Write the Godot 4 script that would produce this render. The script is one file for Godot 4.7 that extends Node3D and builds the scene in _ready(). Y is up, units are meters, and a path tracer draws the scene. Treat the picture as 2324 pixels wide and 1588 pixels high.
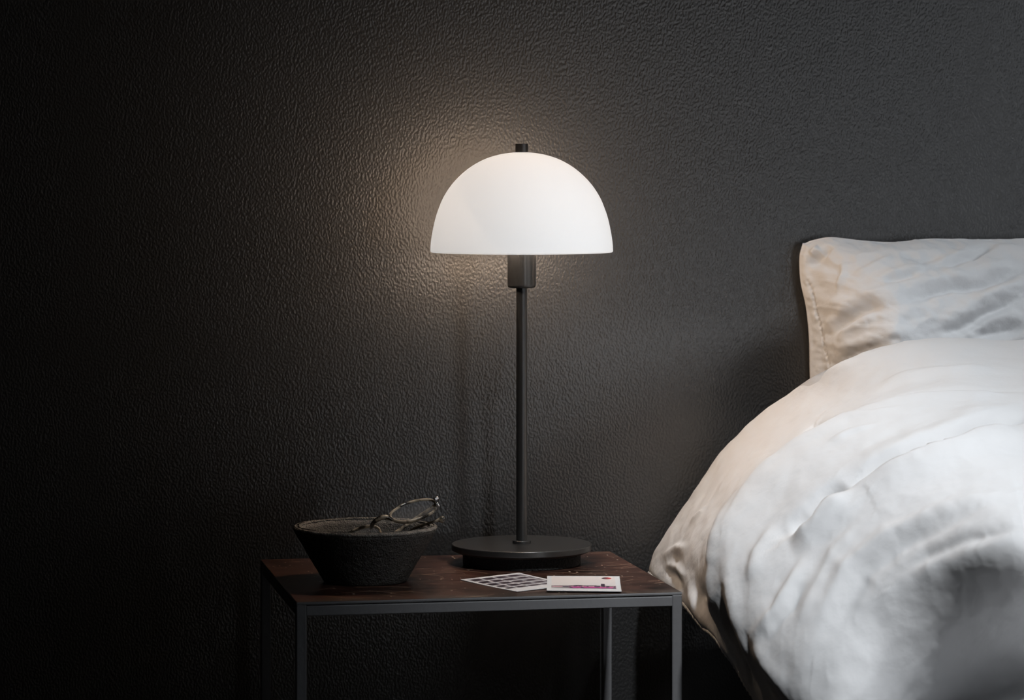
extends Node3D

# control nets in millimetres: each row runs across the cloth
const DUVET_NET := [
	[295,432,34,245,417,34,249,443,34,271,478,34,305,526,34,338,581,46,369,632,107,347,639,206,381,670,256,447,695,266,520,705,266,634,699,266,814,709,266,1250,699,266,1750,669,266],
	[245,482,55,195,467,55,199,493,55,221,528,55,255,576,55,288,631,81,319,682,142,347,719,210,381,750,260,447,775,270,520,785,270,634,779,270,814,789,270,1250,779,270,1750,749,270],
	[236,476,220,186,461,220,189,496,220,203,537,220,236,589,220,278,638,220,320,680,235,359,712,269,397,738,311,446,758,345,509,767,360,604,765,360,784,775,360,1250,765,360,1750,735,360],
	[231,467,380,181,452,380,181,490,380,188,538,380,218,590,380,260,638,380,305,676,387,350,703,405,393,724,425,440,738,443,495,744,450,573,744,450,753,754,450,1250,744,450,1750,714,450],
	[227,449,535,177,434,535,160,467,547,146,530,541,164,589,520,210,639,500,260,674,504,311,697,514,361,713,526,411,723,536,467,728,540,540,728,540,720,738,540,1250,728,540,1750,698,540],
	[231,416,640,181,401,640,167,435,652,153,501,643,171,561,615,216,613,590,264,652,594,313,675,604,359,691,616,403,701,626,449,705,630,510,707,630,690,717,630,1250,707,630,1750,677,630],
	[246,375,730,196,360,730,178,395,742,167,466,732,187,529,705,230,585,680,274,627,686,318,652,699,357,668,716,393,677,729,430,682,735,473,683,735,653,693,735,1250,683,735,1750,653,735],
	[263,330,805,213,315,805,196,351,817,185,425,810,204,492,787,243,550,765,283,596,773,319,624,793,348,640,817,376,650,837,405,655,845,438,656,845,618,666,845,1250,656,845,1750,626,845],
	[287,278,855,237,263,855,220,299,867,208,373,862,226,441,843,259,503,825,292,551,838,321,583,869,342,603,906,360,615,937,379,621,950,406,622,950,586,632,950,1250,622,950,1750,592,950],
	[312,232,840,262,217,840,248,243,852,241,309,850,261,375,835,290,435,820,318,486,834,344,521,866,360,543,904,375,557,936,391,563,950,415,564,950,595,574,950,1250,564,950,1750,534,950],
	[350,182,780,300,167,780,290,184,792,288,232,789,308,290,772,336,346,755,364,392,763,390,426,781,413,446,804,431,458,822,448,463,830,471,465,830,651,475,830,1250,465,830,1750,435,830],
	[350,122,900,300,107,900,290,124,900,288,172,900,308,230,900,336,400,900,364,417,900,390,429,900,413,435,900,431,440,900,448,442,900,471,442,900,651,446,900,1250,442,900,1750,432,900],
	[350,270,1120,300,302,1120,290,335,1120,288,368,1120,308,400,1120,336,430,1120,364,430,1120,390,430,1120,413,430,1120,431,430,1120,448,430,1120,471,430,1120,651,430,1120,1250,430,1120,1750,430,1120],
	[350,270,1500,300,302,1500,290,335,1500,288,368,1500,308,400,1500,336,430,1500,364,430,1500,390,430,1500,413,430,1500,431,430,1500,448,430,1500,471,430,1500,651,430,1500,1250,430,1500,1750,430,1500],
	[350,250,2000,300,282,2000,290,315,2000,288,348,2000,308,380,2000,336,410,2000,364,410,2000,390,410,2000,413,410,2000,431,410,2000,448,410,2000,471,410,2000,651,410,2000,1250,410,2000,1750,410,2000],
]
const PILLOW_NET := [
	[405,898,40,409,898,46,419,902,49,441,906,59,481,902,69,521,900,75,570,904,75,625,903,75,709,903,75,860,903,75,1060,903,75,1120,903,55,1124,903,49],
	[401,881,40,405,881,50,415,885,58,435,890,81,470,889,103,508,887,118,556,889,118,610,889,118,693,889,118,860,889,118,1060,889,101,1120,889,55,1124,889,42],
	[402,849,42,406,849,55,415,851,68,431,855,102,461,856,137,494,855,160,542,856,160,596,856,160,677,855,160,860,855,160,1060,855,126,1120,855,55,1124,855,42],
	[409,814,45,413,814,60,419,816,76,431,820,119,456,822,161,487,823,190,533,822,190,585,822,190,666,821,190,860,821,190,1060,821,144,1120,821,55,1124,821,42],
	[413,773,47,417,773,63,422,775,81,430,779,129,453,781,178,482,783,210,528,782,210,579,782,210,659,781,210,860,781,210,1060,781,156,1120,781,55,1124,781,42],
	[414,727,47,418,727,65,423,728,83,431,732,132,453,735,182,481,737,215,527,736,215,577,736,215,657,735,215,860,735,215,1060,735,159,1120,735,55,1124,735,42],
	[416,680,48,420,680,65,426,681,79,437,684,119,461,687,159,492,688,185,538,688,185,587,687,185,668,686,185,860,686,185,1060,686,141,1120,686,55,1124,686,42],
	[420,653,45,424,653,55,433,653,61,450,654,78,483,655,94,519,656,105,566,655,105,615,654,105,698,653,105,860,653,105,1060,653,93,1120,653,55,1124,653,45],
	[420,653,45,424,653,35,433,653,41,450,654,58,483,655,74,519,656,85,566,655,85,615,654,85,698,653,85,860,653,85,1060,653,73,1120,653,35,1124,653,45],
	[416,680,48,420,680,30,426,681,22,437,684,22,461,687,22,492,688,22,538,688,22,587,687,22,668,686,22,860,686,22,1060,686,22,1120,686,30,1124,686,42],
	[414,727,47,418,727,30,423,728,22,431,732,22,453,735,22,481,737,22,527,736,22,577,736,22,657,735,22,860,735,22,1060,735,22,1120,735,30,1124,735,42],
	[413,773,47,417,773,30,422,775,22,430,779,22,453,781,22,482,783,22,528,782,22,579,782,22,659,781,22,860,781,22,1060,781,22,1120,781,30,1124,781,42],
	[409,814,45,413,814,30,419,816,22,431,820,22,456,822,22,487,823,22,533,822,22,585,822,22,666,821,22,860,821,22,1060,821,22,1120,821,30,1124,821,42],
	[402,849,42,406,849,30,415,851,22,431,855,22,461,856,22,494,855,22,542,856,22,596,856,22,677,855,22,860,855,22,1060,855,22,1120,855,30,1124,855,42],
	[401,881,40,405,881,30,415,885,22,435,890,22,470,889,22,508,887,22,556,889,22,610,889,22,693,889,22,860,889,22,1060,889,22,1120,889,30,1124,889,42],
	[405,898,40,409,898,34,419,902,37,441,906,47,481,902,57,521,900,63,570,904,63,625,903,63,709,903,63,860,903,63,1060,903,63,1120,903,43,1124,903,49],
]
# folds: height, width on the upper side, width on the lower side, line (millimetres)
const DUVET_FOLDS := [
	[15, 9, 45, [268,629,667,295,647,673,342,667,689,389,683,696,441,696,671,499,706,630]],
	[-22, 17, 11, [267,632,658,298,654,656,342,672,670,394,689,676,447,703,640,508,713,602]],
	[12, 8, 32, [210,582,650,236,601,661,259,622,665,280,641,660]],
	[-18, 16, 11, [213,590,639,239,608,652,261,631,647,283,649,643]],
	[7, 26, 18, [272,646,632,305,665,630,354,685,634,407,701,627,461,715,593,525,726,549]],
	[5, 6, 22, [165,588,550,198,628,513,242,663,490,293,690,499,353,712,482,412,727,497,475,733,513,547,732,522]],
	[-5, 10, 6, [203,631,492,242,663,490,324,686,363,353,711,470,422,731,469,481,736,495,553,735,504]],
	[3, 5, 12, [286,686,487,320,700,483,353,711,514,391,720,532]],
	[5, 12, 18, [164,468,517,146,506,569,145,535,552,156,576,536,179,606,502]],
	[-6, 14, 12, [170,456,481,179,481,380,146,536,540,156,568,517,223,580,285]],
	[4, 10, 14, [169,424,681,158,467,668,153,495,644,152,526,617,157,557,588]],
	[-5, 9, 9, [172,413,647,160,456,642,151,487,611,147,521,604]],
	[5, 8, 14, [178,428,784,166,455,727,159,477,691]],
	[5, 8, 14, [159,477,691,179,511,714,200,543,705,223,572,692]],
	[-4, 10, 10, [169,489,717,192,519,731,212,548,717]],
	[7, 14, 30, [203,481,796,226,528,772,249,564,757,286,599,775,328,626,809,371,646,846,418,652,856]],
	[-5, 18, 14, [213,485,806,239,527,789,261,562,781,295,594,802,334,621,846,407,643,893]],
	[6, 10, 26, [282,554,826,308,577,851,336,598,895,356,608,936,382,616,956]],
	[-5, 12, 10, [285,558,828,310,585,849,340,606,897,384,621,951]],
	[4, 10, 20, [191,496,762,216,538,743,245,579,724,279,613,731]],
	[4, 7, 14, [167,534,652,181,566,628,209,598,611]],
	[3, 4, 8, [214,551,185,221,568,220,227,579,236]],
	[3, 5, 8, [192,501,129,198,519,185,195,524,252]],
	[-4, 8, 8, [187,486,147,187,488,203,183,482,284]],
	[4, 6, 10, [188,490,147,189,496,220,185,494,300]],
	[4, 10, 20, [397,730,377,440,749,381,483,754,403,549,757,397]],
	[3, 5, 9, [288,682,547,318,695,544,348,704,551]],
	[5, 10, 16, [183,486,300,177,467,380,173,456,447]],
]
const DUVET_TUCKS := [
	[9, 24, 12, [268,629,667,295,647,673,342,667,689,389,683,696,441,696,671,499,706,630]],
	[6, 20, 12, [210,582,650,236,601,661,259,622,665,280,641,660]],
]
const PILLOW_FOLDS := [
	[-8, 12, 7, [425,781,102,436,801,139,446,810,155,458,818,167,476,819,186]],
	[6, 6, 14, [427,778,119,438,793,146,455,810,167,466,811,182]],
	[-8, 14, 8, [487,823,190,516,833,183,537,840,176,569,846,170,592,846,170,620,852,164,646,859,156,683,870,144]],
	[6, 20, 9, [489,833,182,518,843,175,545,850,167,572,856,160,602,856,160,633,866,148,686,877,135]],
	[-5, 9, 5, [479,852,156,504,859,158,534,863,153]],
	[4, 10, 7, [477,859,147,506,866,150,542,870,144]],
	[-8, 14, 8, [523,787,209,557,791,207,581,799,204,602,814,195,624,821,190,670,835,179]],
	[6, 18, 8, [534,799,204,558,803,202,584,814,195,618,825,187,675,849,167]],
	[-9, 10, 10, [579,782,210,618,790,207,661,798,204]],
	[-5, 10, 6, [561,867,148,586,877,135,616,886,122,656,899,89]],
	[4, 10, 6, [554,874,140,589,883,127,614,893,109]],
	[4, 4, 6, [431,838,111,440,859,111,442,877,98]],
	[-6, 6, 6, [409,871,56,423,885,70,438,898,71]],
	[4, 6, 6, [411,884,55,423,896,60]],
	[4, 8, 14, [422,821,86,442,828,137,470,839,163,504,846,172]],
	[3, 6, 10, [422,793,82,429,804,119,442,825,139]],
	[4, 10, 12, [426,759,110,445,772,166,475,787,205,509,795,207]],
	[-4, 9, 8, [428,746,122,447,763,173,478,778,209]],
	[3, 6, 9, [445,852,123,475,873,128,508,887,118]],
	[4, 9, 12, [586,825,187,621,836,179,676,852,164]],
	[-4, 8, 8, [513,890,114,541,881,131,574,887,122]],
]
const PILLOW_SEAM := [407,849,57,414,830,65,417,807,68,421,784,77,422,766,81,425,739,96,426,709,95]
const RIM_NEAR_HINGE := [-1875,5790,3037,-1848,5834,3001,-1802,5863,2981,-1745,5897,2960,-1677,5926,2945,-1562,5957,2937,-1482,5969,2940,-1413,5972,2951,-1356,5965,2969,-1323,5940,2998,-1312,5906,3032,-1329,5868,3066,-1359,5839,3088,-1411,5810,3106,-1472,5786,3118,-1533,5762,3129,-1599,5742,3135,-1653,5730,3137,-1717,5726,3129,-1779,5730,3113,-1829,5742,3092,-1863,5762,3067]
const RIM_SUNK := [-1980,5603,2873,-1980,5565,2906,-2006,5521,2940,-2054,5474,2972,-2121,5429,2999,-2199,5392,3017,-2281,5364,3026,-2359,5350,3024,-2426,5349,3012,-2474,5363,2990,-2499,5391,2961,-2499,5428,2928,-2474,5472,2894,-2426,5519,2862,-2359,5564,2836,-2281,5602,2817,-2198,5630,2809,-2120,5644,2810,-2053,5645,2823,-2005,5630,2845]
const BRIDGE := [-2093,5636,2904,-2094,5677,2986,-2071,5727,3051,-2032,5761,3079,-1986,5784,3098,-1937,5788,3096,-1893,5770,3085,-1849,5747,3083]
const TEMPLE_SHORT := [-1310,5930,3052,-1367,5877,3001,-1460,5803,2942,-1566,5728,2922,-1677,5658,2942,-1793,5582,2961,-1941,5491,2974,-2059,5430,2972]
const TEMPLE_LONG := [-2481,5389,2912,-2178,5447,3051,-1864,5532,3110,-1666,5612,3148,-1587,5655,3163,-1470,5696,3175,-1364,5732,3184,-1284,5752,3189,-1230,5759,3189]
const END_PIECE := [-1344,5970,3025,-1309,5990,3012,-1280,5998,2997]
const HINGE := [-1302,5944,3033,-1291,5912,3035,-1274,5894,3029]
const NOSE_PAD := [-1876,5798,3006,-1854,5825,2970,-1835,5834,2953]

const TOP := 0.5   # height of the table top

var cloth_noise := FastNoiseLite.new()


func _ready() -> void:
	# ---- camera, sky, daylight, exposure
	var cam := Camera3D.new()
	cam.name = "camera"
	add_child(cam)
	cam.projection = Camera3D.PROJECTION_FRUSTUM
	cam.near = 0.05
	cam.far = 50.0
	cam.size = 0.05 * 1588.0 / 7000.0
	cam.frustum_offset = Vector2(0.0, -0.05 * 419.0 / 7000.0)
	cam.position = Vector3(-0.7358, 1.0034, 3.9982)
	cam.rotation.y = deg_to_rad(-10.7)
	var lens := CameraAttributesPhysical.new()
	lens.frustum_focal_length = 100.0
	lens.frustum_focus_distance = 3.83
	lens.frustum_near = 0.05
	lens.frustum_far = 50.0
	lens.exposure_aperture = 6.3
	cam.attributes = lens
	cam.current = true

	var env := Environment.new()
	env.tonemap_mode = Environment.TONE_MAPPER_LINEAR
	env.tonemap_exposure = 1.0
	env.background_mode = Environment.BG_SKY
	var sky_look := ProceduralSkyMaterial.new()
	sky_look.sky_top_color = Color(0.62, 0.68, 0.76)
	sky_look.sky_horizon_color = Color(0.78, 0.8, 0.84)
	sky_look.ground_bottom_color = Color(0.2, 0.2, 0.2)
	sky_look.ground_horizon_color = Color(0.5, 0.5, 0.5)
	var sky := Sky.new()
	sky.sky_material = sky_look
	env.sky = sky
	env.background_energy_multiplier = 1.0
	env.sdfgi_enabled = true
	env.ssao_enabled = true
	env.ssil_enabled = true
	var world := WorldEnvironment.new()
	world.name = "environment"
	world.environment = env
	add_child(world)

	# daylight that comes in through the windows and the roof light, out of frame
	daylight("daylight_front", Vector3(1.37, 0.65, 4.56), Vector3(0.0, 0.0, -1.0), Vector2(0.7, 0.75), 0.8)
	daylight("daylight_side", Vector3(2.56, 1.5, 2.9), Vector3(-1.0, 0.0, 0.0), Vector2(2.5, 1.7), 0.8)
	daylight("daylight_high", Vector3(0.24, 3.42, 2.85), Vector3(0.0, -0.8, -0.6), Vector2(0.16, 0.22), 15.0)
	daylight("daylight_roof", Vector3(1.3, 3.42, 1.3), Vector3(0.0, -1.0, 0.001), Vector2(0.48, 0.88), 10)

	cloth_noise.seed = 7
	cloth_noise.noise_type = FastNoiseLite.TYPE_SIMPLEX_SMOOTH
	cloth_noise.fractal_octaves = 3
	cloth_noise.frequency = 1.0

	build_room()
	build_bed()
	build_table()
	build_lamp()
	build_bowl()
	build_glasses()
	build_cards()


func daylight(called: String, at: Vector3, towards: Vector3, size: Vector2, energy: float) -> void:
	var l := AreaLight3D.new()
	l.name = called
	l.area_size = size
	l.area_normalize_energy = true
	l.light_energy = energy
	l.light_color = Color(0.97, 0.985, 1.0)
	l.shadow_enabled = true
	l.set("area_range", 12.0)
	l.transform = Transform3D(Basis.looking_at(towards.normalized()), at)
	add_child(l)


# ---------------------------------------------------------------- helpers

func look(albedo: Color, rough: float, metal := 0.0) -> StandardMaterial3D:
	var m := StandardMaterial3D.new()
	m.albedo_color = albedo
	m.roughness = rough
	m.metallic = metal
	return m


func lin(r: float, g: float, b: float) -> Color:
	return Color(r, g, b).linear_to_srgb()


func noise_picture(side: int, freq: float, octaves: int, kind := FastNoiseLite.TYPE_SIMPLEX_SMOOTH, number := 1) -> NoiseTexture2D:
	var n := FastNoiseLite.new()
	n.seed = number
	n.noise_type = kind
	n.frequency = freq
	n.fractal_octaves = octaves
	var t := NoiseTexture2D.new()
	t.width = side
	t.height = side
	t.seamless = true
	t.noise = n
	return t


func relief(m: StandardMaterial3D, t: Texture2D, cm: float, per_metre: Vector3, in_world := false) -> void:
	m.heightmap_enabled = true
	m.heightmap_texture = t
	m.heightmap_scale = cm
	m.uv1_triplanar = true
	m.uv1_world_triplanar = in_world
	m.uv1_scale = per_metre


func node(called: String, at: Vector3, label: String, category: String) -> Node3D:
	var o := Node3D.new()
	o.name = called
	o.position = at
	o.set_meta("label", label)
	o.set_meta("category", category)
	add_child(o, true)
	return o


func put(called: String, mesh: Mesh, m: Material, parent: Node, at := Vector3.ZERO) -> MeshInstance3D:
	var o := MeshInstance3D.new()
	o.name = called
	o.mesh = mesh
	if m:
		o.material_override = m
	o.position = at
	parent.add_child(o, true)
	return o


func setting(called: String, mesh: Mesh, m: Material, parent: Node = self, at := Vector3.ZERO) -> MeshInstance3D:
	var o := put(called, mesh, m, parent, at)
	o.set_meta("kind", "structure")
	return o


func mesh_of(v: PackedVector3Array, n: PackedVector3Array, uv: PackedVector2Array, c: PackedColorArray, ix: PackedInt32Array) -> ArrayMesh:
	var a := []
	a.resize(Mesh.ARRAY_MAX)
	a[Mesh.ARRAY_VERTEX] = v
	a[Mesh.ARRAY_NORMAL] = n
	if uv.size():
		a[Mesh.ARRAY_TEX_UV] = uv
	if c.size():
		a[Mesh.ARRAY_COLOR] = c
	a[Mesh.ARRAY_INDEX] = ix
	var m := ArrayMesh.new()
	m.add_surface_from_arrays(Mesh.PRIMITIVE_TRIANGLES, a)
	return m


# normals of a grid of nu x nv points; a normal is (along u) x (along v)
func grid_normals(p: PackedVector3Array, nu: int, nv: int, loop_u: bool, loop_v: bool) -> PackedVector3Array:
	var n := PackedVector3Array()
	n.resize(p.size())
	for j in nv:
		var j0 := (j - 1 + nv) % nv if loop_v else maxi(j - 1, 0)
		var j1 := (j + 1) % nv if loop_v else mini(j + 1, nv - 1)
		for i in nu:
			var i0 := (i - 1 + nu) % nu if loop_u else maxi(i - 1, 0)
			var i1 := (i + 1) % nu if loop_u else mini(i + 1, nu - 1)
			var x := (p[j * nu + i1] - p[j * nu + i0]).cross(p[j1 * nu + i] - p[j0 * nu + i])
			n[j * nu + i] = x.normalized() if x.length_squared() > 1e-20 else Vector3.UP
	return n


func grid_index(nu: int, nv: int, loop_u: bool, loop_v: bool) -> PackedInt32Array:
	var ix := PackedInt32Array()
	for j in (nv if loop_v else nv - 1):
		for i in (nu if loop_u else nu - 1):
			var a := j * nu + i
			var b := j * nu + (i + 1) % nu
			var c := ((j + 1) % nv) * nu + (i + 1) % nu
			var d := ((j + 1) % nv) * nu + i
			ix.append_array([a, c, b, a, d, c])
	return ix


func grid_mesh(p: PackedVector3Array, nu: int, nv: int, loop_u := false, loop_v := false, c := PackedColorArray(), uv := PackedVector2Array()) -> ArrayMesh:
	return mesh_of(p, grid_normals(p, nu, nv, loop_u, loop_v), uv, c, grid_index(nu, nv, loop_u, loop_v))


# rounds the corners of a profile of (radius, height); each corner has its own rounding as z
func rounded(pts: Array) -> PackedVector2Array:
	var out := PackedVector2Array()
	for k in pts.size():
		var q := Vector2(pts[k].x, pts[k].y)
		var r: float = pts[k].z
		if r <= 0.0 or k == 0 or k == pts.size() - 1:
			out.append(q)
			continue
		var a := Vector2(pts[k - 1].x, pts[k - 1].y)
		var b := Vector2(pts[k + 1].x, pts[k + 1].y)
		var s := q + (a - q).normalized() * r
		var e := q + (b - q).normalized() * r
		out.append(s + (a - s).limit_length(r * 0.25))
		for t in 9:
			var f := t / 8.0
			out.append(s.lerp(q, f).lerp(q.lerp(e, f), f))
		out.append(e + (b - e).limit_length(r * 0.25))
	return out


func lathe(profile: PackedVector2Array, around := 128) -> ArrayMesh:
	var p := PackedVector3Array()
	for q in profile:
		for i in around:
			var a := TAU * i / around
			p.append(Vector3(q.x * cos(a), q.y, -q.x * sin(a)))
	return grid_mesh(p, around, profile.size(), true, false)


# chamfered boxes, each [from, to, chamfer], joined
func boxes(list: Array) -> ArrayMesh:
	var v := PackedVector3Array()
	var n := PackedVector3Array()
	var ix := PackedInt32Array()
	for b in list:
		var lo: Vector3 = b[0]
		var hi: Vector3 = b[1]
		var ch: float = b[2] if b.size() > 2 else 0.0
		var mid := (lo + hi) / 2
		var h := (hi - lo) / 2
		var faces := []
		for ax in 3:
			for s in [-1.0, 1.0]:
				var u := (ax + 1) % 3
				var w := (ax + 2) % 3
				var f := []
				for k in [[-1, -1], [1, -1], [1, 1], [-1, 1]]:
					var q := Vector3.ZERO
					q[ax] = s * h[ax]
					q[u] = k[0] * (h[u] - ch)
					q[w] = k[1] * (h[w] - ch)
					f.append(mid + q)
				faces.append(f)
				if ch > 0.0:
					# one chamfer strip per edge shared with the next axis
					for t in [-1.0, 1.0]:
						var e := []
						for k in [-1.0, 1.0]:
							var q := Vector3.ZERO
							q[ax] = s * h[ax]
							q[u] = t * (h[u] - ch)
							q[w] = k * (h[w] - ch)
							e.append(mid + q)
						for k in [1.0, -1.0]:
							var q := Vector3.ZERO
							q[ax] = s * (h[ax] - ch)
							q[u] = t * h[u]
							q[w] = k * (h[w] - ch)
							e.append(mid + q)
						faces.append(e)
		if ch > 0.0:
			for sx in [-1.0, 1.0]:
				for sy in [-1.0, 1.0]:
					for sz in [-1.0, 1.0]:
						var g := Vector3(sx, sy, sz)
						faces.append([mid + g * (h - Vector3(0, ch, ch)), mid + g * (h - Vector3(ch, 0, ch)), mid + g * (h - Vector3(ch, ch, 0))])
		for f in faces:
			var nn: Vector3 = (f[1] - f[0]).cross(f[2] - f[0]).normalized()
			var c: Vector3 = (f[0] + f[1] + f[2]) / 3.0
			if nn.dot(c - mid) < 0:
				nn = -nn
				f.reverse()
			var at := v.size()
			for q in f:
				v.append(q)
				n.append(nn)
			ix.append_array([at, at + 2, at + 1])
			if f.size() == 4:
				ix.append_array([at, at + 3, at + 2])
	return mesh_of(v, n, PackedVector2Array(), PackedColorArray(), ix)


# a tube through points; wide and tall are the half-sizes of its section per point, along side and across it
func tube(pts: Array, wide: Callable, tall: Callable, closed := false, side := Vector3.UP, dye: Variant = null, around := 16, fine := 8) -> ArrayMesh:
	var line := []
	var count := pts.size()
	var spans := count if closed else count - 1
	for k in spans:
		for s in fine:
			line.append(spline(pts, k + s / float(fine), closed))
	if not closed:
		line.append(pts[count - 1])
	var p := PackedVector3Array()
	var c := PackedColorArray()
	var m := line.size()
	for k in m:
		var f := k / float(m if closed else m - 1)
		var a: Vector3 = line[(k - 1 + m) % m] if closed else line[maxi(k - 1, 0)]
		var b: Vector3 = line[(k + 1) % m] if closed else line[mini(k + 1, m - 1)]
		var t := (b - a).normalized()
		var x := (side - t * side.dot(t)).normalized()
		var y := t.cross(x)
		for i in around:
			var g := TAU * i / around
			p.append(line[k] + x * cos(g) * wide.call(f) + y * sin(g) * tall.call(f))
			if dye != null:
				c.append(dye.call(p[p.size() - 1], f))
	if not closed:
		# rounded ends: close the first and the last ring
		for end in [0, m - 1]:
			var away: Vector3 = (line[0] - line[1]).normalized() if end == 0 else (line[m - 1] - line[m - 2]).normalized()
			for i in around:
				var q: Vector3 = p[end * around + i]
				p[end * around + i] = line[end] + (q - line[end]) * 0.05 + away * (q - line[end]).length() * 0.2
	return grid_mesh(p, around, m, true, closed, c)


func spline(pts: Array, f: float, closed: bool) -> Vector3:
	var n := pts.size()
	var k := int(f) if closed else mini(int(f), n - 2)
	var t := f - k
	var a: Vector3 = pts[(k - 1 + n) % n] if closed else pts[maxi(k - 1, 0)]
	var b: Vector3 = pts[k % n]
	var c: Vector3 = pts[(k + 1) % n] if closed else pts[mini(k + 1, n - 1)]
	var d: Vector3 = pts[(k + 2) % n] if closed else pts[mini(k + 2, n - 1)]
	return 0.5 * (2.0 * b + (c - a) * t + (2.0 * a - 5.0 * b + 4.0 * c - d) * t * t + (3.0 * b - a - 3.0 * c + d) * t * t * t)


func points(list: Array, unit := 0.001) -> Array:
	var out := []
	for k in list.size() / 3:
		out.append(Vector3(list[3 * k], list[3 * k + 1], list[3 * k + 2]) * unit)
	return out


# ---------------------------------------------------------------- the room

func build_room() -> void:
	var paint := look(lin(0.014, 0.014, 0.0142), 0.34)
	paint.metallic_specular = 0.7
	relief(paint, noise_picture(2048, 0.15, 3, FastNoiseLite.TYPE_SIMPLEX_SMOOTH, 3), 0.06, Vector3(1 / 1.2, 1 / 1.7, 1 / 1.2), true)
	var plain := look(lin(0.03, 0.03, 0.03), 0.6)
	var white := look(lin(0.5, 0.5, 0.5), 0.5)
	setting("wall_back", boxes([[Vector3(-2.6, 0, -0.15), Vector3(2.6, 2.6, 0.018)]]), paint)
	setting("wall_left", boxes([[Vector3(-2.75, 0, -0.15), Vector3(-2.6, 2.6, 4.75)]]), plain)
	setting("wall_right", boxes([
		[Vector3(2.6, 0, -0.15), Vector3(2.75, 2.6, 1.6)], [Vector3(2.6, 0, 4.2), Vector3(2.75, 2.6, 4.75)],
		[Vector3(2.6, 0, 1.6), Vector3(2.75, 0.6, 4.2)], [Vector3(2.6, 2.4, 1.6), Vector3(2.75, 2.6, 4.2)]]), plain)
	setting("wall_front", boxes([
		[Vector3(-2.6, 0, 4.6), Vector3(0.95, 2.6, 4.75)], [Vector3(1.8, 0, 4.6), Vector3(2.6, 2.6, 4.75)],
		[Vector3(0.95, 0, 4.6), Vector3(1.8, 0.18, 4.75)], [Vector3(0.95, 1.33, 4.6), Vector3(1.8, 2.6, 4.75)]]), plain)
	# a short wall between the camera's corner and the front window
	setting("wall_between", boxes([[Vector3(0.42, 0, 2.05), Vector3(0.52, 2.6, 4.6)]]), plain)
	setting("floor", boxes([[Vector3(-2.75, -0.1, -0.15), Vector3(2.75, 0, 4.75)]]), look(lin(0.03, 0.025, 0.022), 0.55))
	# the ceiling with the shaft of the roof light
	setting("ceiling", boxes([
		[Vector3(-2.75, 2.6, -0.15), Vector3(0.15, 3.5, 4.75)], [Vector3(0.33, 2.6, -0.15), Vector3(1.05, 3.5, 4.75)],
		[Vector3(0.15, 2.6, -0.15), Vector3(0.33, 2.7, 2.0)], [Vector3(0.15, 2.7, -0.15), Vector3(0.33, 3.5, 1.9)],
		[Vector3(0.15, 2.6, 2.42), Vector3(0.33, 2.7, 4.75)], [Vector3(0.15, 2.7, 3.05), Vector3(0.33, 3.5, 4.75)],
		 [Vector3(1.55, 2.6, -0.15), Vector3(2.75, 3.5, 4.75)],
		[Vector3(1.05, 2.6, -0.15), Vector3(1.55, 3.5, 0.85)], [Vector3(1.05, 2.6, 1.75), Vector3(1.55, 3.5, 4.75)]]), plain)
	var pane := look(Color(0.9, 0.95, 0.95, 0.06), 0.02)
	pane.transparency = BaseMaterial3D.TRANSPARENCY_ALPHA
	var w := setting("window_1", boxes([
		[Vector3(2.64, 0.6, 1.6), Vector3(2.7, 2.4, 1.65)], [Vector3(2.64, 0.6, 4.15), Vector3(2.7, 2.4, 4.2)],
		[Vector3(2.64, 0.6, 1.65), Vector3(2.7, 0.65, 4.15)], [Vector3(2.64, 2.35, 1.65), Vector3(2.7, 2.4, 4.15)]]), white)
	put("pane", boxes([[Vector3(2.668, 0.65, 1.65), Vector3(2.672, 2.35, 4.15)]]), pane, w)
	w = setting("window_2", boxes([
		[Vector3(1.05, 3.46, 0.85), Vector3(1.07, 3.52, 1.75)], [Vector3(1.53, 3.46, 0.85), Vector3(1.55, 3.52, 1.75)],
		[Vector3(1.07, 3.46, 0.85), Vector3(1.53, 3.52, 0.87)], [Vector3(1.07, 3.46, 1.73), Vector3(1.53, 3.52, 1.75)]]), white)
	put("pane", boxes([[Vector3(1.07, 3.488, 0.87), Vector3(1.53, 3.492, 1.73)]]), pane, w)
	w = setting("window_3", boxes([
		[Vector3(0.95, 0.18, 4.64), Vector3(0.98, 1.33, 4.7)], [Vector3(1.77, 0.18, 4.64), Vector3(1.8, 1.33, 4.7)],
		[Vector3(0.98, 0.18, 4.64), Vector3(1.77, 0.21, 4.7)], [Vector3(0.98, 1.3, 4.64), Vector3(1.77, 1.33, 4.7)]]), white)
	put("pane", boxes([[Vector3(0.98, 0.21, 4.668), Vector3(1.77, 1.3, 4.672)]]), pane, w)
	w = setting("window_4", boxes([
		[Vector3(0.15, 3.46, 2.6), Vector3(0.165, 3.52, 3.05)], [Vector3(0.315, 3.46, 2.6), Vector3(0.33, 3.52, 3.05)],
		[Vector3(0.165, 3.46, 2.6), Vector3(0.315, 3.52, 2.62)], [Vector3(0.165, 3.46, 3.03), Vector3(0.315, 3.52, 3.05)]]), white)
	put("pane", boxes([[Vector3(0.165, 3.488, 2.62), Vector3(0.315, 3.492, 3.03)]]), pane, w)


# ---------------------------------------------------------------- the bed

# a finely divided smooth sheet through a control net
func sheet(net: Array, across: int, along: int, loop_v: bool) -> PackedVector3Array:
	var rows := []
	for r in net:
		rows.append(points(r))
	var nu: int = rows[0].size()
	var nv: int = rows.size()
	var lines := []   # each control row divided
	for r in rows:
		var l := PackedVector3Array()
		for i in across:
			l.append(spline(r, i * (nu - 1) / float(across - 1), false))
		lines.append(l)
	var out := PackedVector3Array()
	out.resize(across * along)
	for i in across:
		var col := []
		for l in lines:
			col.append(l[i])
		for j in along:
			out[j * across + i] = spline(col, j * nv / float(along), true) if loop_v else spline(col, j * (nv - 1) / float(along - 1), false)
	return out


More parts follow.
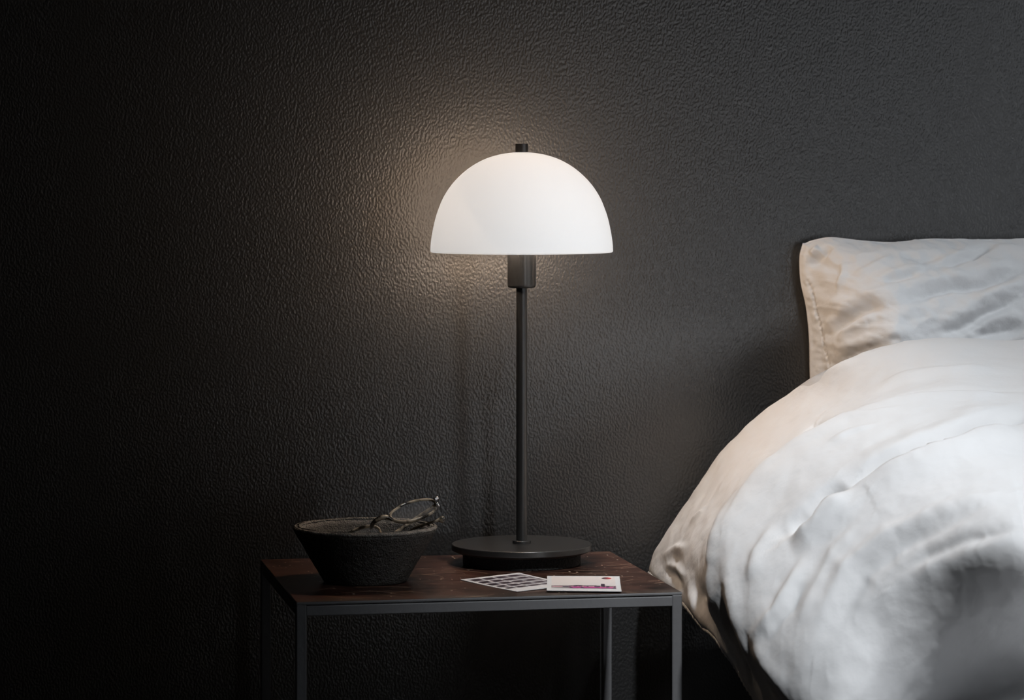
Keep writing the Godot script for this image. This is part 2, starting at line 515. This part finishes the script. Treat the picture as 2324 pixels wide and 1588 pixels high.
# the same grid with its rows in the opposite order, which turns its front over
func turned(p: PackedVector3Array, nu: int) -> PackedVector3Array:
	var out := PackedVector3Array()
	for j in range(p.size() / nu - 1, -1, -1):
		out.append_array(p.slice(j * nu, (j + 1) * nu))
	return out


func fold(p: PackedVector3Array, n: PackedVector3Array, folds: Array, gain := 1.0, along := Vector3.ZERO) -> void:
	var lift := PackedFloat32Array()
	lift.resize(p.size())
	for f in folds:
		var line := points(f[3])
		var amp: float = f[0] * 0.001 * gain
		var up: float = f[1] * 0.001
		var low: float = f[2] * 0.001
		var box := AABB(line[0], Vector3.ZERO)
		for q in line:
			box = box.expand(q)
		box = box.grow(maxf(up, low) * 2.4)
		var long := 0.0
		for k in line.size() - 1:
			long += line[k].distance_to(line[k + 1])
		for i in p.size():
			var q := p[i]
			if not box.has_point(q):
				continue
			var best := 1e9
			var side := 1.0
			var where := 0.0
			var run := 0.0
			for k in line.size() - 1:
				var a: Vector3 = line[k]
				var d: Vector3 = line[k + 1] - a
				var len: float = d.length()
				if len < 1e-6:
					continue
				var t: float = clampf((q - a).dot(d) / (len * len), 0.0, 1.0)
				var away: Vector3 = q - a - d * t
				var dist := away.length_squared()
				if dist < best:
					best = dist
					side = away.dot(n[i].cross(d))
					where = run + t * len
				run += len
			best = sqrt(best)
			var w := up if side > 0.0 else low
			if best > w * 2.4:
				continue
			# a fold dies away towards its ends
			var ends := smoothstep(0.0, 0.3, where / long) * smoothstep(0.0, 0.3, 1.0 - where / long) * 0.85 + 0.15
			lift[i] += amp * ends * exp(-(best * best) / (w * w))
	for i in p.size():
		p[i] += (n[i] if along == Vector3.ZERO else along) * lift[i]


func build_bed() -> void:
	var crinkle := noise_picture(1024, 0.03, 5, FastNoiseLite.TYPE_SIMPLEX_SMOOTH, 11)
	var cotton := look(lin(0.57, 0.57, 0.575), 0.9)
	cotton.metallic_specular = 0.25
	relief(cotton, crinkle, 0.03, Vector3.ONE * 3.2)
	var slip := look(lin(0.62, 0.63, 0.645), 0.9)
	slip.metallic_specular = 0.25
	relief(slip, crinkle, 0.035, Vector3.ONE * 3.6)

	# duvet
	var nu := 300
	var nv := 420
	var p := sheet(DUVET_NET, nu, nv, false)
	var n := grid_normals(p, nu, nv, false, false)
	for i in n.size():
		n[i] = -n[i]
	fold(p, n, DUVET_FOLDS, 1.2)
	fold(p, n, DUVET_TUCKS, 1.0, Vector3(0.1, -0.15, 1.0))
	for i in p.size():
		var q := p[i]
		p[i] += n[i] * (cloth_noise.get_noise_3d(q.x * 9.0, q.y * 9.0, q.z * 5.0) * 0.003 + cloth_noise.get_noise_3d(q.x * 34.0 + 5.0, q.y * 34.0, q.z * 20.0) * 0.0005 - absf(cloth_noise.get_noise_3d(q.x * 13.0 + q.z * 7.0, q.y * 13.0 + 9.0, q.z * 16.0 - q.x * 5.0)) * 0.0016)
	var bed := node("duvet", Vector3.ZERO, "white crumpled cotton duvet heaped on the bed and hanging down beside the table", "duvet")
	put("cover", grid_mesh(turned(p, nu), nu, nv), cotton, bed)
	# the seam along the hem: a soft cord, gathered
	var hem := []
	for j in range(24, nv - 60, 2):
		var e := p[j * nu + int(nu / 13.0)]
		hem.append(e)
	var gather := func(f: float) -> float: return 0.0028 + 0.0007 * sin(f * 700.0)
	put("hem", tube(hem, gather, gather, false, Vector3.RIGHT, null, 10, 2), cotton, bed)

	# pillow
	nu = 260
	nv = 300
	p = sheet(PILLOW_NET, nu, nv, true)
	n = grid_normals(p, nu, nv, false, true)
	for i in n.size():
		n[i] = -n[i]
	fold(p, n, PILLOW_FOLDS, 1.35)
	var seam := points(PILLOW_SEAM)
	for i in p.size():
		var q := p[i]
		if n[i].z < 0.0:
			continue
		var hold := smoothstep(0.0, 0.05, (i % nu) / float(nu))   # the sewn edge stays put
		p[i] += n[i] * hold * (cloth_noise.get_noise_3d(q.x * 14.0 + q.y * 8.0, q.y * 22.0, q.z * 14.0) * 0.003 + cloth_noise.get_noise_3d(q.x * 40.0, q.y * 50.0 + 3.0, q.z * 40.0) * 0.0005 - absf(cloth_noise.get_noise_3d(q.x * 16.0 - q.y * 14.0, q.y * 30.0 + q.x * 10.0, 4.0)) * 0.004)
		# stitched flange on the open side: a groove with puckers along it
		var run := 0.0
		for k in seam.size() - 1:
			var d: Vector3 = seam[k + 1] - seam[k]
			var t: float = clampf((q - seam[k]).dot(d) / d.length_squared(), 0.0, 1.0)
			var away: float = (q - seam[k] - d * t).length()
			if away < 0.014:
				p[i] += n[i] * (-0.0025 * exp(-away * away / 8e-6) + 0.0011 * sin((run + t * d.length()) * 900.0) * exp(-away * away / 3e-5))
			run += d.length()
	p = turned(p, nu)
	var pillow := node("pillow", Vector3.ZERO, "light grey wrinkled pillow leaning against the dark wall behind the duvet", "pillow")
	put("pillowcase", grid_mesh(p, nu, nv, false, true), slip, pillow)

	# what carries them, hidden under the duvet
	var mattress := node("mattress", Vector3(0.37, 0.2, 0.08), "white mattress under the duvet", "mattress")
	put("core", boxes([[Vector3.ZERO, Vector3(1.38, 0.17, 1.84), 0.03]]), cotton, mattress)
	var frame := node("bed_frame", Vector3(0.4, 0, 0.1), "dark low bed frame under the mattress", "bed frame")
	var dark := look(lin(0.02, 0.018, 0.016), 0.6)
	put("platform", boxes([[Vector3(0, 0.12, 0), Vector3(1.32, 0.2, 1.76), 0.006]]), dark, frame)
	for x in [0.05, 1.2]:
		for z in [0.05, 1.64]:
			put("leg", boxes([[Vector3(x, 0, z), Vector3(x + 0.07, 0.12, z + 0.07), 0.004]]), dark, frame)


# ---------------------------------------------------------------- the table

func build_table() -> void:
	var steel := look(lin(0.15, 0.15, 0.155), 0.5, 0.3)
	relief(steel, noise_picture(512, 0.02, 4, FastNoiseLite.TYPE_SIMPLEX_SMOOTH, 21), 0.02, Vector3(9, 5, 9))
	var x0 := -0.320
	var x1 := 0.1372
	var z0 := 0.066
	var z1 := 0.4590
	var t := node("side_table", Vector3(x0, 0, z0), "square side table with a scuffed brown top on thin raw steel legs", "table")
	var w := x1 - x0
	var d := z1 - z0
	var leg := 0.0118
	# the top sheet: brown lacquer, bare steel at its edges
	var brown := look(Color.WHITE, 0.5)
	brown.albedo_texture = ImageTexture.create_from_image(lacquer_print(w, d))
	brown.roughness = 0.3
	brown.metallic_specular = 0.4
	var sheet_body := put("tabletop", boxes([[Vector3(0, TOP - 0.0035, 0), Vector3(w, TOP - 0.0004, d), 0.0006]]), steel, t)
	var flat := PlaneMesh.new()
	flat.size = Vector2(w - 0.0012, d - 0.0012)
	put("lacquer", flat, brown, sheet_body, Vector3(w / 2, TOP - 0.00005, d / 2))
	for x in [0.0, w - leg]:
		for z in [0.0, d - leg]:
			put("leg", boxes([[Vector3(x, 0, z), Vector3(x + leg, TOP - 0.0035, z + leg), 0.0009]]), steel, t)
	var low := TOP - 0.0165
	var high := TOP - 0.0048
	for z in [0.0, d - leg]:
		put("rail", boxes([[Vector3(leg - 0.0005, low, z + 0.0002), Vector3(w - leg + 0.0005, high, z + leg - 0.0002), 0.0008]]), steel, t)
	for x in [0.0, w - leg]:
		put("rail", boxes([[Vector3(x + 0.0002, low, leg - 0.0005), Vector3(x + leg - 0.0002, high, d - leg + 0.0005), 0.0008]]), steel, t)


func lacquer_print(w: float, d: float) -> Image:
	var iw := 1024
	var ih := int(1024 * d / w)
	var im := Image.create(iw, ih, false, Image.FORMAT_RGB8)
	var n := FastNoiseLite.new()
	n.seed = 5
	n.frequency = 0.006
	n.fractal_octaves = 4
	var g := FastNoiseLite.new()
	g.seed = 6
	g.frequency = 0.02
	g.fractal_octaves = 3
	for y in ih:
		for x in iw:
			var a := 0.85 + 0.9 * n.get_noise_2d(x, y * 0.5) + 0.5 * g.get_noise_2d(x * 0.25, y * 0.8)
			# worn to grey towards the front edge
			var wear := clampf(1.0 - (ih - y) / 70.0, 0.0, 1.0) * clampf(0.55 + 1.5 * n.get_noise_2d(x * 0.7 + 300, 40.0), 0.0, 1.0)
			var c := Vector3(0.046, 0.0205, 0.0145) * maxf(a, 0.15)
			c = c.lerp(Vector3(0.075, 0.066, 0.058), wear * 0.8)
			im.set_pixel(x, y, Color(c.x, c.y, c.z).linear_to_srgb())
	var rng := RandomNumberGenerator.new()
	rng.seed = 12
	for k in 170:   # specks
		var at := Vector2i(rng.randi_range(4, iw - 6), rng.randi_range(4, ih - 20))
		var b := rng.randf_range(0.35, 0.8)
		im.fill_rect(Rect2i(at, Vector2i(rng.randi_range(2, 5), rng.randi_range(8, 16))), Color(b, b * 0.88, b * 0.78))
	for k in 150:   # scratches, straight or bowed
		var at := Vector2(rng.randf() * iw, rng.randf() * ih)
		var dir := Vector2.from_angle(rng.randfn(0.0, 0.3))
		var turn := rng.randfn(0.0, 0.006)
		var b := rng.randf_range(0.12, 0.5)
		for s in rng.randi_range(20, 150):
			at += dir
			dir = dir.rotated(turn)
			if at.x > 1 and at.y > 1 and at.x < iw - 1 and at.y < ih - 1:
				for t in 9:
					var px := Vector2i(int(at.x), mini(int(at.y) + t, ih - 1))
					im.set_pixelv(px, im.get_pixelv(px).lerp(Color(0.62, 0.52, 0.44), b))
	return im


# ---------------------------------------------------------------- the lamp

func build_lamp() -> void:
	var at := Vector3(0, TOP, 0.17)
	var lamp := node("table_lamp", at, "black metal table lamp with a lit white glass dome shade", "lamp")
	var black := look(lin(0.016, 0.0155, 0.015), 0.3)
	black.metallic_specular = 0.6
	var felt := look(lin(0.012, 0.012, 0.012), 0.95)
	relief(felt, noise_picture(512, 0.06, 3, FastNoiseLite.TYPE_SIMPLEX_SMOOTH, 31), 0.25, Vector3.ONE * 8.0)
	put("foot_pad", lathe(rounded([Vector3(0.0002, 0, 0), Vector3(0.0745, 0, 0.002), Vector3(0.0745, 0.0165, 0.002), Vector3(0.0002, 0.0165, 0)])), felt, lamp)
	put("base", lathe(rounded([Vector3(0.0002, 0.0155, 0), Vector3(0.083, 0.0155, 0.0008), Vector3(0.0845, 0.0172, 0.0006), Vector3(0.0885, 0.0178, 0.0012), Vector3(0.0885, 0.0258, 0.0016), Vector3(0.0002, 0.0262, 0)]), 192), black, lamp)
	put("collar", lathe(rounded([Vector3(0.0002, 0.0258, 0), Vector3(0.0116, 0.0258, 0.0004), Vector3(0.0116, 0.0298, 0.001), Vector3(0.0002, 0.0298, 0)]), 64), black, lamp)
	put("pole", lathe(rounded([Vector3(0.0002, 0.029, 0), Vector3(0.0069, 0.029, 0.0002), Vector3(0.0069, 0.352, 0.0002), Vector3(0.0002, 0.352, 0)]), 64), black, lamp)
	put("socket", lathe(rounded([Vector3(0.0002, 0.3485, 0), Vector3(0.0179, 0.3485, 0.0042), Vector3(0.0182, 0.415, 0.001), Vector3(0.016, 0.415, 0.0008), Vector3(0.0155, 0.408, 0), Vector3(0.0002, 0.408, 0)]), 96), black, lamp)
	put("knob", lathe(rounded([Vector3(0.0002, 0.5195, 0), Vector3(0.00805, 0.5195, 0.0003), Vector3(0.00805, 0.5308, 0.0007), Vector3(0.0002, 0.5308, 0)]), 64), black, lamp)
	put("stem", lathe(rounded([Vector3(0.0002, 0.475, 0), Vector3(0.003, 0.475, 0.0002), Vector3(0.003, 0.52, 0.0002), Vector3(0.0002, 0.52, 0)]), 32), black, lamp)
	# opal glass dome, 3 mm thick, open below
	var rim := 0.3935
	var u := 0.0001333
	var out := [Vector2(866, 0), Vector2(863, 60), Vector2(856, 120), Vector2(840, 210), Vector2(817, 310), Vector2(783, 412), Vector2(740, 510), Vector2(672, 616), Vector2(592, 705), Vector2(500, 783), Vector2(395, 847), Vector2(300, 887), Vector2(200, 914), Vector2(100, 929), Vector2(30, 933)]
	var line := PackedVector2Array()
	line.append(Vector2((out[0].x - 22) * u, rim + 0.0008))
	line.append(Vector2((out[0].x - 15) * u, rim + 0.0001))
	line.append(Vector2((out[0].x - 7) * u, rim + 0.0002))
	line.append(Vector2((out[0].x - 1) * u, rim + 0.0012))
	var curve := []
	for q in out:
		curve.append(Vector3(q.x * u, rim + 0.002 + q.y * u, 0))
	for k in (out.size() - 1) * 6 + 1:
		var q := spline(curve, k / 6.0, false)
		line.append(Vector2(q.x, q.y))
	for k in range((out.size() - 1) * 6, -1, -3):   # back down on the inside
		var q := spline(curve, k / 6.0, false)
		line.append(Vector2(maxf(q.x - 0.003 * q.x / 0.115, 0.0004), q.y - 0.003 * clampf((q.y - rim) / 0.12, 0.0, 1.0)))
	line.append(line[0])
	var opal := look(lin(0.6, 0.63, 0.66), 0.6)
	opal.metallic_specular = 0.25
	opal.backlight_enabled = true
	opal.backlight = Color(0.27, 0.27, 0.27)
	opal.emission_enabled = true
	opal.emission = Color(0.93, 0.97, 1.0)
	opal.emission_energy_multiplier = 0.36
	put("shade", lathe(line, 160), opal, lamp)
	var glow := look(lin(0.9, 0.9, 0.88), 0.4)
	glow.emission_enabled = true
	glow.emission = Color(1.0, 0.87, 0.68)
	glow.emission_energy_multiplier = 4.0
	put("bulb", lathe(rounded([Vector3(0.0002, 0.408, 0), Vector3(0.012, 0.408, 0.002), Vector3(0.0135, 0.425, 0.006), Vector3(0.0225, 0.446, 0.012), Vector3(0.019, 0.468, 0.012), Vector3(0.0002, 0.472, 0)]), 48), glow, lamp)
	var light := OmniLight3D.new()
	light.name = "bulb_light"
	light.light_color = Color(1.0, 0.86, 0.725)
	light.light_energy = 0.107
	light.light_size = 0.025
	light.omni_range = 8.0
	light.omni_attenuation = 2.0
	light.shadow_enabled = true
	light.position = Vector3(0, 0.447, 0)
	lamp.add_child(light, true)


# ---------------------------------------------------------------- bowl, glasses, prints

func build_bowl() -> void:
	var stone := look(Color.WHITE, 0.92)
	stone.vertex_color_use_as_albedo = true
	stone.metallic_specular = 0.25
	relief(stone, noise_picture(1024, 0.05, 4, FastNoiseLite.TYPE_CELLULAR, 41), 0.28, Vector3.ONE * 9.0)
	var bowl := node("stone_bowl", Vector3(-0.2167, TOP, 0.2931), "rough dark stone bowl with the eyeglasses lying in it", "bowl")
	var prof := rounded([Vector3(0.0003, 0, 0), Vector3(0.0505, 0, 0.004), Vector3(0.0882, 0.0635, 0.005), Vector3(0.0835, 0.0685, 0.005), Vector3(0.0765, 0.0655, 0.004), Vector3(0.050, 0.020, 0.012), Vector3(0.0003, 0.014, 0)])
	# divide the long stretches so that the roughness has points to move
	var fine := PackedVector2Array()
	for k in prof.size() - 1:
		var cuts := maxi(1, int(prof[k].distance_to(prof[k + 1]) / 0.0011))
		for s in cuts:
			fine.append(prof[k].lerp(prof[k + 1], s / float(cuts)))
	fine.append(prof[prof.size() - 1])
	var around := 420
	var p := PackedVector3Array()
	for q in fine:
		for i in around:
			var a := TAU * i / around
			p.append(Vector3(q.x * cos(a), q.y, -q.x * sin(a)))
	var n := grid_normals(p, around, fine.size(), true, false)
	var dye := PackedColorArray()
	var pits := FastNoiseLite.new()
	pits.seed = 9
	pits.noise_type = FastNoiseLite.TYPE_CELLULAR
	pits.frequency = 260.0
	var waves := FastNoiseLite.new()
	waves.seed = 10
	waves.frequency = 45.0
	for i in p.size():
		var q := p[i]
		var f := smoothstep(0.0, 0.003, q.y)
		var pit := pits.get_noise_3dv(q)
		p[i] += n[i] * f * (pit * 0.0012 + waves.get_noise_3dv(q) * 0.0007)
		# the rim is rubbed pale; elsewhere black stone with paler grains
		var rub := smoothstep(0.0595, 0.064, q.y) * clampf(0.75 + waves.get_noise_3dv(q * 3.0), 0.0, 1.0)
		var grain := 0.06 + 0.08 * clampf(pit + 0.6, 0.0, 1.0) + 0.09 * rub
		dye.append(Color(grain, grain * 0.95, grain * 0.88))
	put("body", grid_mesh(p, around, fine.size(), true, false, dye), stone, bowl)


func build_glasses() -> void:
	var u := 0.0001
	var acetate := look(Color.WHITE, 0.14)
	acetate.vertex_color_use_as_albedo = true
	acetate.clearcoat_enabled = true
	acetate.clearcoat = 0.6
	acetate.clearcoat_roughness = 0.05
	var metal := look(lin(0.7, 0.7, 0.7), 0.2, 1.0)
	var glass := look(Color(1, 1, 1, 0.05), 0.02)
	glass.transparency = BaseMaterial3D.TRANSPARENCY_ALPHA
	var spots := FastNoiseLite.new()
	spots.seed = 15
	spots.frequency = 55.0
	var dark := Color(0.012, 0.008, 0.006)
	var honey := Color(0.36, 0.30, 0.22)
	var mottled := func(q: Vector3, _f: float) -> Color: return dark.lerp(honey, smoothstep(-0.25, 0.15, spots.get_noise_3dv(q)))
	var mostly_dark := func(q: Vector3, _f: float) -> Color: return dark.lerp(honey, smoothstep(0.05, 0.45, spots.get_noise_3dv(q)))
	var origin: Vector3 = points(BRIDGE, u)[3]
	var g := node("eyeglasses", origin, "folded tortoiseshell eyeglasses lying in the stone bowl", "eyeglasses")
	var local := func(list: Array) -> Array:
		var o := []
		for q in points(list, u):
			o.append(q - origin)
		return o
	var rim_w := func(f: float) -> float: return 0.0016 + 0.0014 * exp(-pow((f - 0.8) * 5.0, 2.0))
	var rim_t := func(_f: float) -> float: return 0.0016
	for r in [RIM_NEAR_HINGE, RIM_SUNK]:
		var loop: Array = local.call(r)
		var mid := Vector3.ZERO
		for q in loop:
			mid += q / loop.size()
		var out_n := Vector3.ZERO
		for k in loop.size():
			out_n += (loop[k] - mid).cross(loop[(k + 1) % loop.size()] - mid)
		out_n = out_n.normalized()
		put("rim", tube(loop, rim_w, rim_t, true, out_n, mottled, 14, 8), acetate, g)
		put("lens", lens_mesh(loop, mid, out_n), glass, g)
	var bridge_w := func(f: float) -> float: return 0.0021 + 0.0008 * sin(f * PI)
	put("bridge", tube(local.call(BRIDGE), bridge_w, bridge_w, false, Vector3.UP, mostly_dark), acetate, g)
	var arm_w := func(f: float) -> float: return 0.0014 + 0.0008 * f
	var arm_t := func(f: float) -> float: return 0.0019 + 0.0006 * f
	put("temple", tube(local.call(TEMPLE_SHORT), arm_t, arm_w, false, Vector3.UP, mottled), acetate, g)
	var tip_w := func(f: float) -> float: return 0.0015 + 0.0028 * exp(-pow((f - 0.91) * 14.0, 2.0))
	var tip_t := func(f: float) -> float: return 0.0016 + 0.0012 * exp(-pow((f - 0.91) * 14.0, 2.0))
	put("temple", tube(local.call(TEMPLE_LONG), tip_w, tip_t, false, Vector3.UP, mostly_dark), acetate, g)
	var two := func(_f: float) -> float: return 0.0022
	put("end_piece", tube(local.call(END_PIECE), two, two, false, Vector3.UP, null, 6, 3), metal, g)
	var one := func(_f: float) -> float: return 0.0015
	put("hinge", tube(local.call(HINGE), one, one, false, Vector3.UP, null, 10, 3), metal, g)
	var pad := look(lin(0.7, 0.62, 0.55), 0.15)
	put("nose_pad", tube(local.call(NOSE_PAD), one, one, false, Vector3.UP), pad, g)


func lens_mesh(loop: Array, mid: Vector3, facing: Vector3) -> ArrayMesh:
	# a domed pane of one thickness
	var ring := []
	for k in loop.size() * 3:
		ring.append(spline(loop, k / 3.0, true))
	var p := PackedVector3Array()
	for s in [1.0, 0.8, 0.6, 0.4, 0.2, 0.01]:
		for q in ring:
			p.append(mid + (q - mid) * s + facing * 0.0022 * (1.0 - s * s))
	return grid_mesh(p, ring.size(), 6, true, false)


func build_cards() -> void:
	var paper := look(lin(0.62, 0.62, 0.63), 0.4)
	card("photo_print", [Vector3(-0.1024, 0, 0.3107), Vector3(-0.0215, 0, 0.2644), Vector3(-0.0550, 0, 0.4257)], 0.0006, facade_print(), "white bordered instant photo of a gridded facade, lying askew under the other print", paper, 0.0012)
	card("photo_print", [Vector3(0.0055, 0, 0.3067), Vector3(0.0904, 0, 0.3309), Vector3(-0.0203, 0, 0.4323)], 0.0014, hills_print(), "white bordered instant photo of pink and dark hills, at the front of the table", paper, 0.0022)


# corners: back left, back right, front left; the print lies a little above the table and bows slightly
func card(called: String, c: Array, low: float, picture: Image, label: String, paper: Material, bow: float) -> void:
	var o := node(called, Vector3(c[0].x, TOP, c[0].z), label, "photograph")
	o.set_meta("group", "instant photos on the table")
	var ex: Vector3 = c[1] - c[0]
	var ez: Vector3 = c[2] - c[0]
	var nu := 13
	var nv := 13
	var top := PackedVector3Array()
	var uv := PackedVector2Array()
	for j in nv:
		for i in nu:
			var a := i / float(nu - 1)
			var b := j / float(nv - 1)
			var lift := low + bow * (pow(2.0 * b - 1.0, 2.0) * 0.5 + 0.3 * a * (1.0 - b))
			top.append(ex * a + ez * b + Vector3(0, lift, 0))
			uv.append(Vector2(a, b))
	var face := look(Color.WHITE, 0.3)
	face.albedo_texture = ImageTexture.create_from_image(picture)
	var p := top.duplicate()
	var n := grid_normals(p, nu, nv, false, false)
	for i in n.size():
		n[i] = -n[i]
	var ix := grid_index(nu, nv, false, false)
	ix.reverse()
	# the card body: the same sheet, 0.5 mm lower, with its edge
	var edge := PackedInt32Array()
	for i in nu: edge.append(i)
	for j in range(1, nv): edge.append(j * nu + nu - 1)
	for i in range(nu - 2, -1, -1): edge.append((nv - 1) * nu + i)
	for j in range(nv - 2, 0, -1): edge.append(j * nu)
	var v := PackedVector3Array()
	var m := PackedVector3Array()
	var bx := PackedInt32Array()
	for q in top:
		v.append(q - Vector3(0, 0.0005, 0))
		m.append(Vector3.DOWN)
	var under := grid_index(nu, nv, false, false)
	bx.append_array(under)
	var mid := (ex + ez) / 2
	for k in edge.size():
		var a: Vector3 = top[edge[k]]
		var b: Vector3 = top[edge[(k + 1) % edge.size()]]
		var o2 := (b - a).cross(Vector3.UP).normalized()
		if o2.dot(a - mid) < 0:
			o2 = -o2
		var at := v.size()
		for q in [a, b, b - Vector3(0, 0.0005, 0), a - Vector3(0, 0.0005, 0)]:
			v.append(q)
			m.append(o2)
		var turn: Vector3 = (b - a).cross(Vector3.DOWN)
		bx.append_array([at, at + 2, at + 1, at, at + 3, at + 2] if turn.dot(o2) > 0 else [at, at + 1, at + 2, at, at + 2, at + 3])
	put("card", mesh_of(v, m, PackedVector2Array(), PackedColorArray(), bx), paper, o)
	put("picture", mesh_of(p, n, uv, PackedColorArray(), ix), face, o)


func facade_print() -> Image:
	var w := 360
	var h := 480
	var im := Image.create(w, h, false, Image.FORMAT_RGB8)
	im.fill(Color(0.86, 0.86, 0.87))
	var x0 := 20
	var x1 := w - 20
	var y0 := 28
	var y1 := h - 100
	for y in range(y0, y1):
		for x in range(x0, x1):
			var a := (x - x0) / float(x1 - x0)
			var b := (y - y0) / float(y1 - y0)
			# rows of dark openings between pale bands, narrower and paler to the far right
			var u := a * 4.2 + 0.25 * b
			var t := b * 4.6 + 0.1
			var fu := absf(fposmod(u, 1.0) - 0.5)
			var ft := absf(fposmod(t, 1.0) - 0.5)
			var open := fu < 0.42 and ft < 0.4 - 0.16 * a
			var pale := 0.8 - 0.35 * fposmod(t, 1.0) * a
			var c := Color(pale, pale, pale * 1.02)
			if open:
				var k := clampf((fu + ft) * 0.5 + 0.5 * a * fposmod(t, 1.0), 0.0, 0.6)
				c = Color(0.12 + k * 0.5, 0.08 + k * 0.5, 0.11 + k * 0.52)
			im.set_pixel(x, y, c)
	return im


func hills_print() -> Image:
	var w := 360
	var h := 480
	var im := Image.create(w, h, false, Image.FORMAT_RGB8)
	im.fill(Color(0.85, 0.86, 0.87))
	var x0 := 22
	var x1 := w - 24
	var y0 := 24
	var y1 := h - 92
	var n := FastNoiseLite.new()
	n.seed = 19
	n.frequency = 0.02
	for y in range(y0, y1):
		for x in range(x0, x1):
			var a := (x - x0) / float(x1 - x0)
			var b := (y - y0) / float(y1 - y0)
			var c := Color(0.88, 0.85, 0.84).lerp(Color(0.84, 0.83, 0.83), b)
			var ridge := 0.74 - 0.07 * exp(-pow((a - 0.42) * 9.0, 2.0)) - 0.04 * exp(-pow((a - 0.66) * 10.0, 2.0)) + 0.015 * n.get_noise_1d(x * 3.0)
			if b > ridge:
				var s := (b - ridge) / (1.0 - ridge)
				c = Color(0.2, 0.1, 0.16)
				if s > 0.2 and s < 0.45:
					c = Color(0.82, 0.62, 0.68) if n.get_noise_2d(x * 1.4, 5.0) > -0.1 else Color(0.32, 0.28, 0.36)
				elif s >= 0.45 and s < 0.85 and a > 0.28:
					c = Color(0.72, 0.22, 0.55) if n.get_noise_2d(x * 1.1, 60.0 + y * 0.4) > -0.15 else Color(0.25, 0.2, 0.3)
				elif s >= 0.45 and a <= 0.28:
					c = Color(0.45, 0.44, 0.45).lerp(Color(0.8, 0.8, 0.8), clampf(0.3 - a, 0.0, 0.3) * 2.0)
			# a small dark figure on the ridge and a dark red shape high at the right
			if absf(a - 0.8) < 0.03 and b > 0.55 and b < ridge + 0.1:
				c = Color(0.22, 0.18, 0.24)
			var e := Vector2((a - 0.865) / 0.078, (b - 0.10) / 0.075).length()
			if e < 1.0:
				c = Color(0.25, 0.18, 0.2).lerp(Color(0.75, 0.25, 0.28), clampf((a - 0.82) / 0.09, 0.0, 1.0))
			im.set_pixel(x, y, c)
	return im
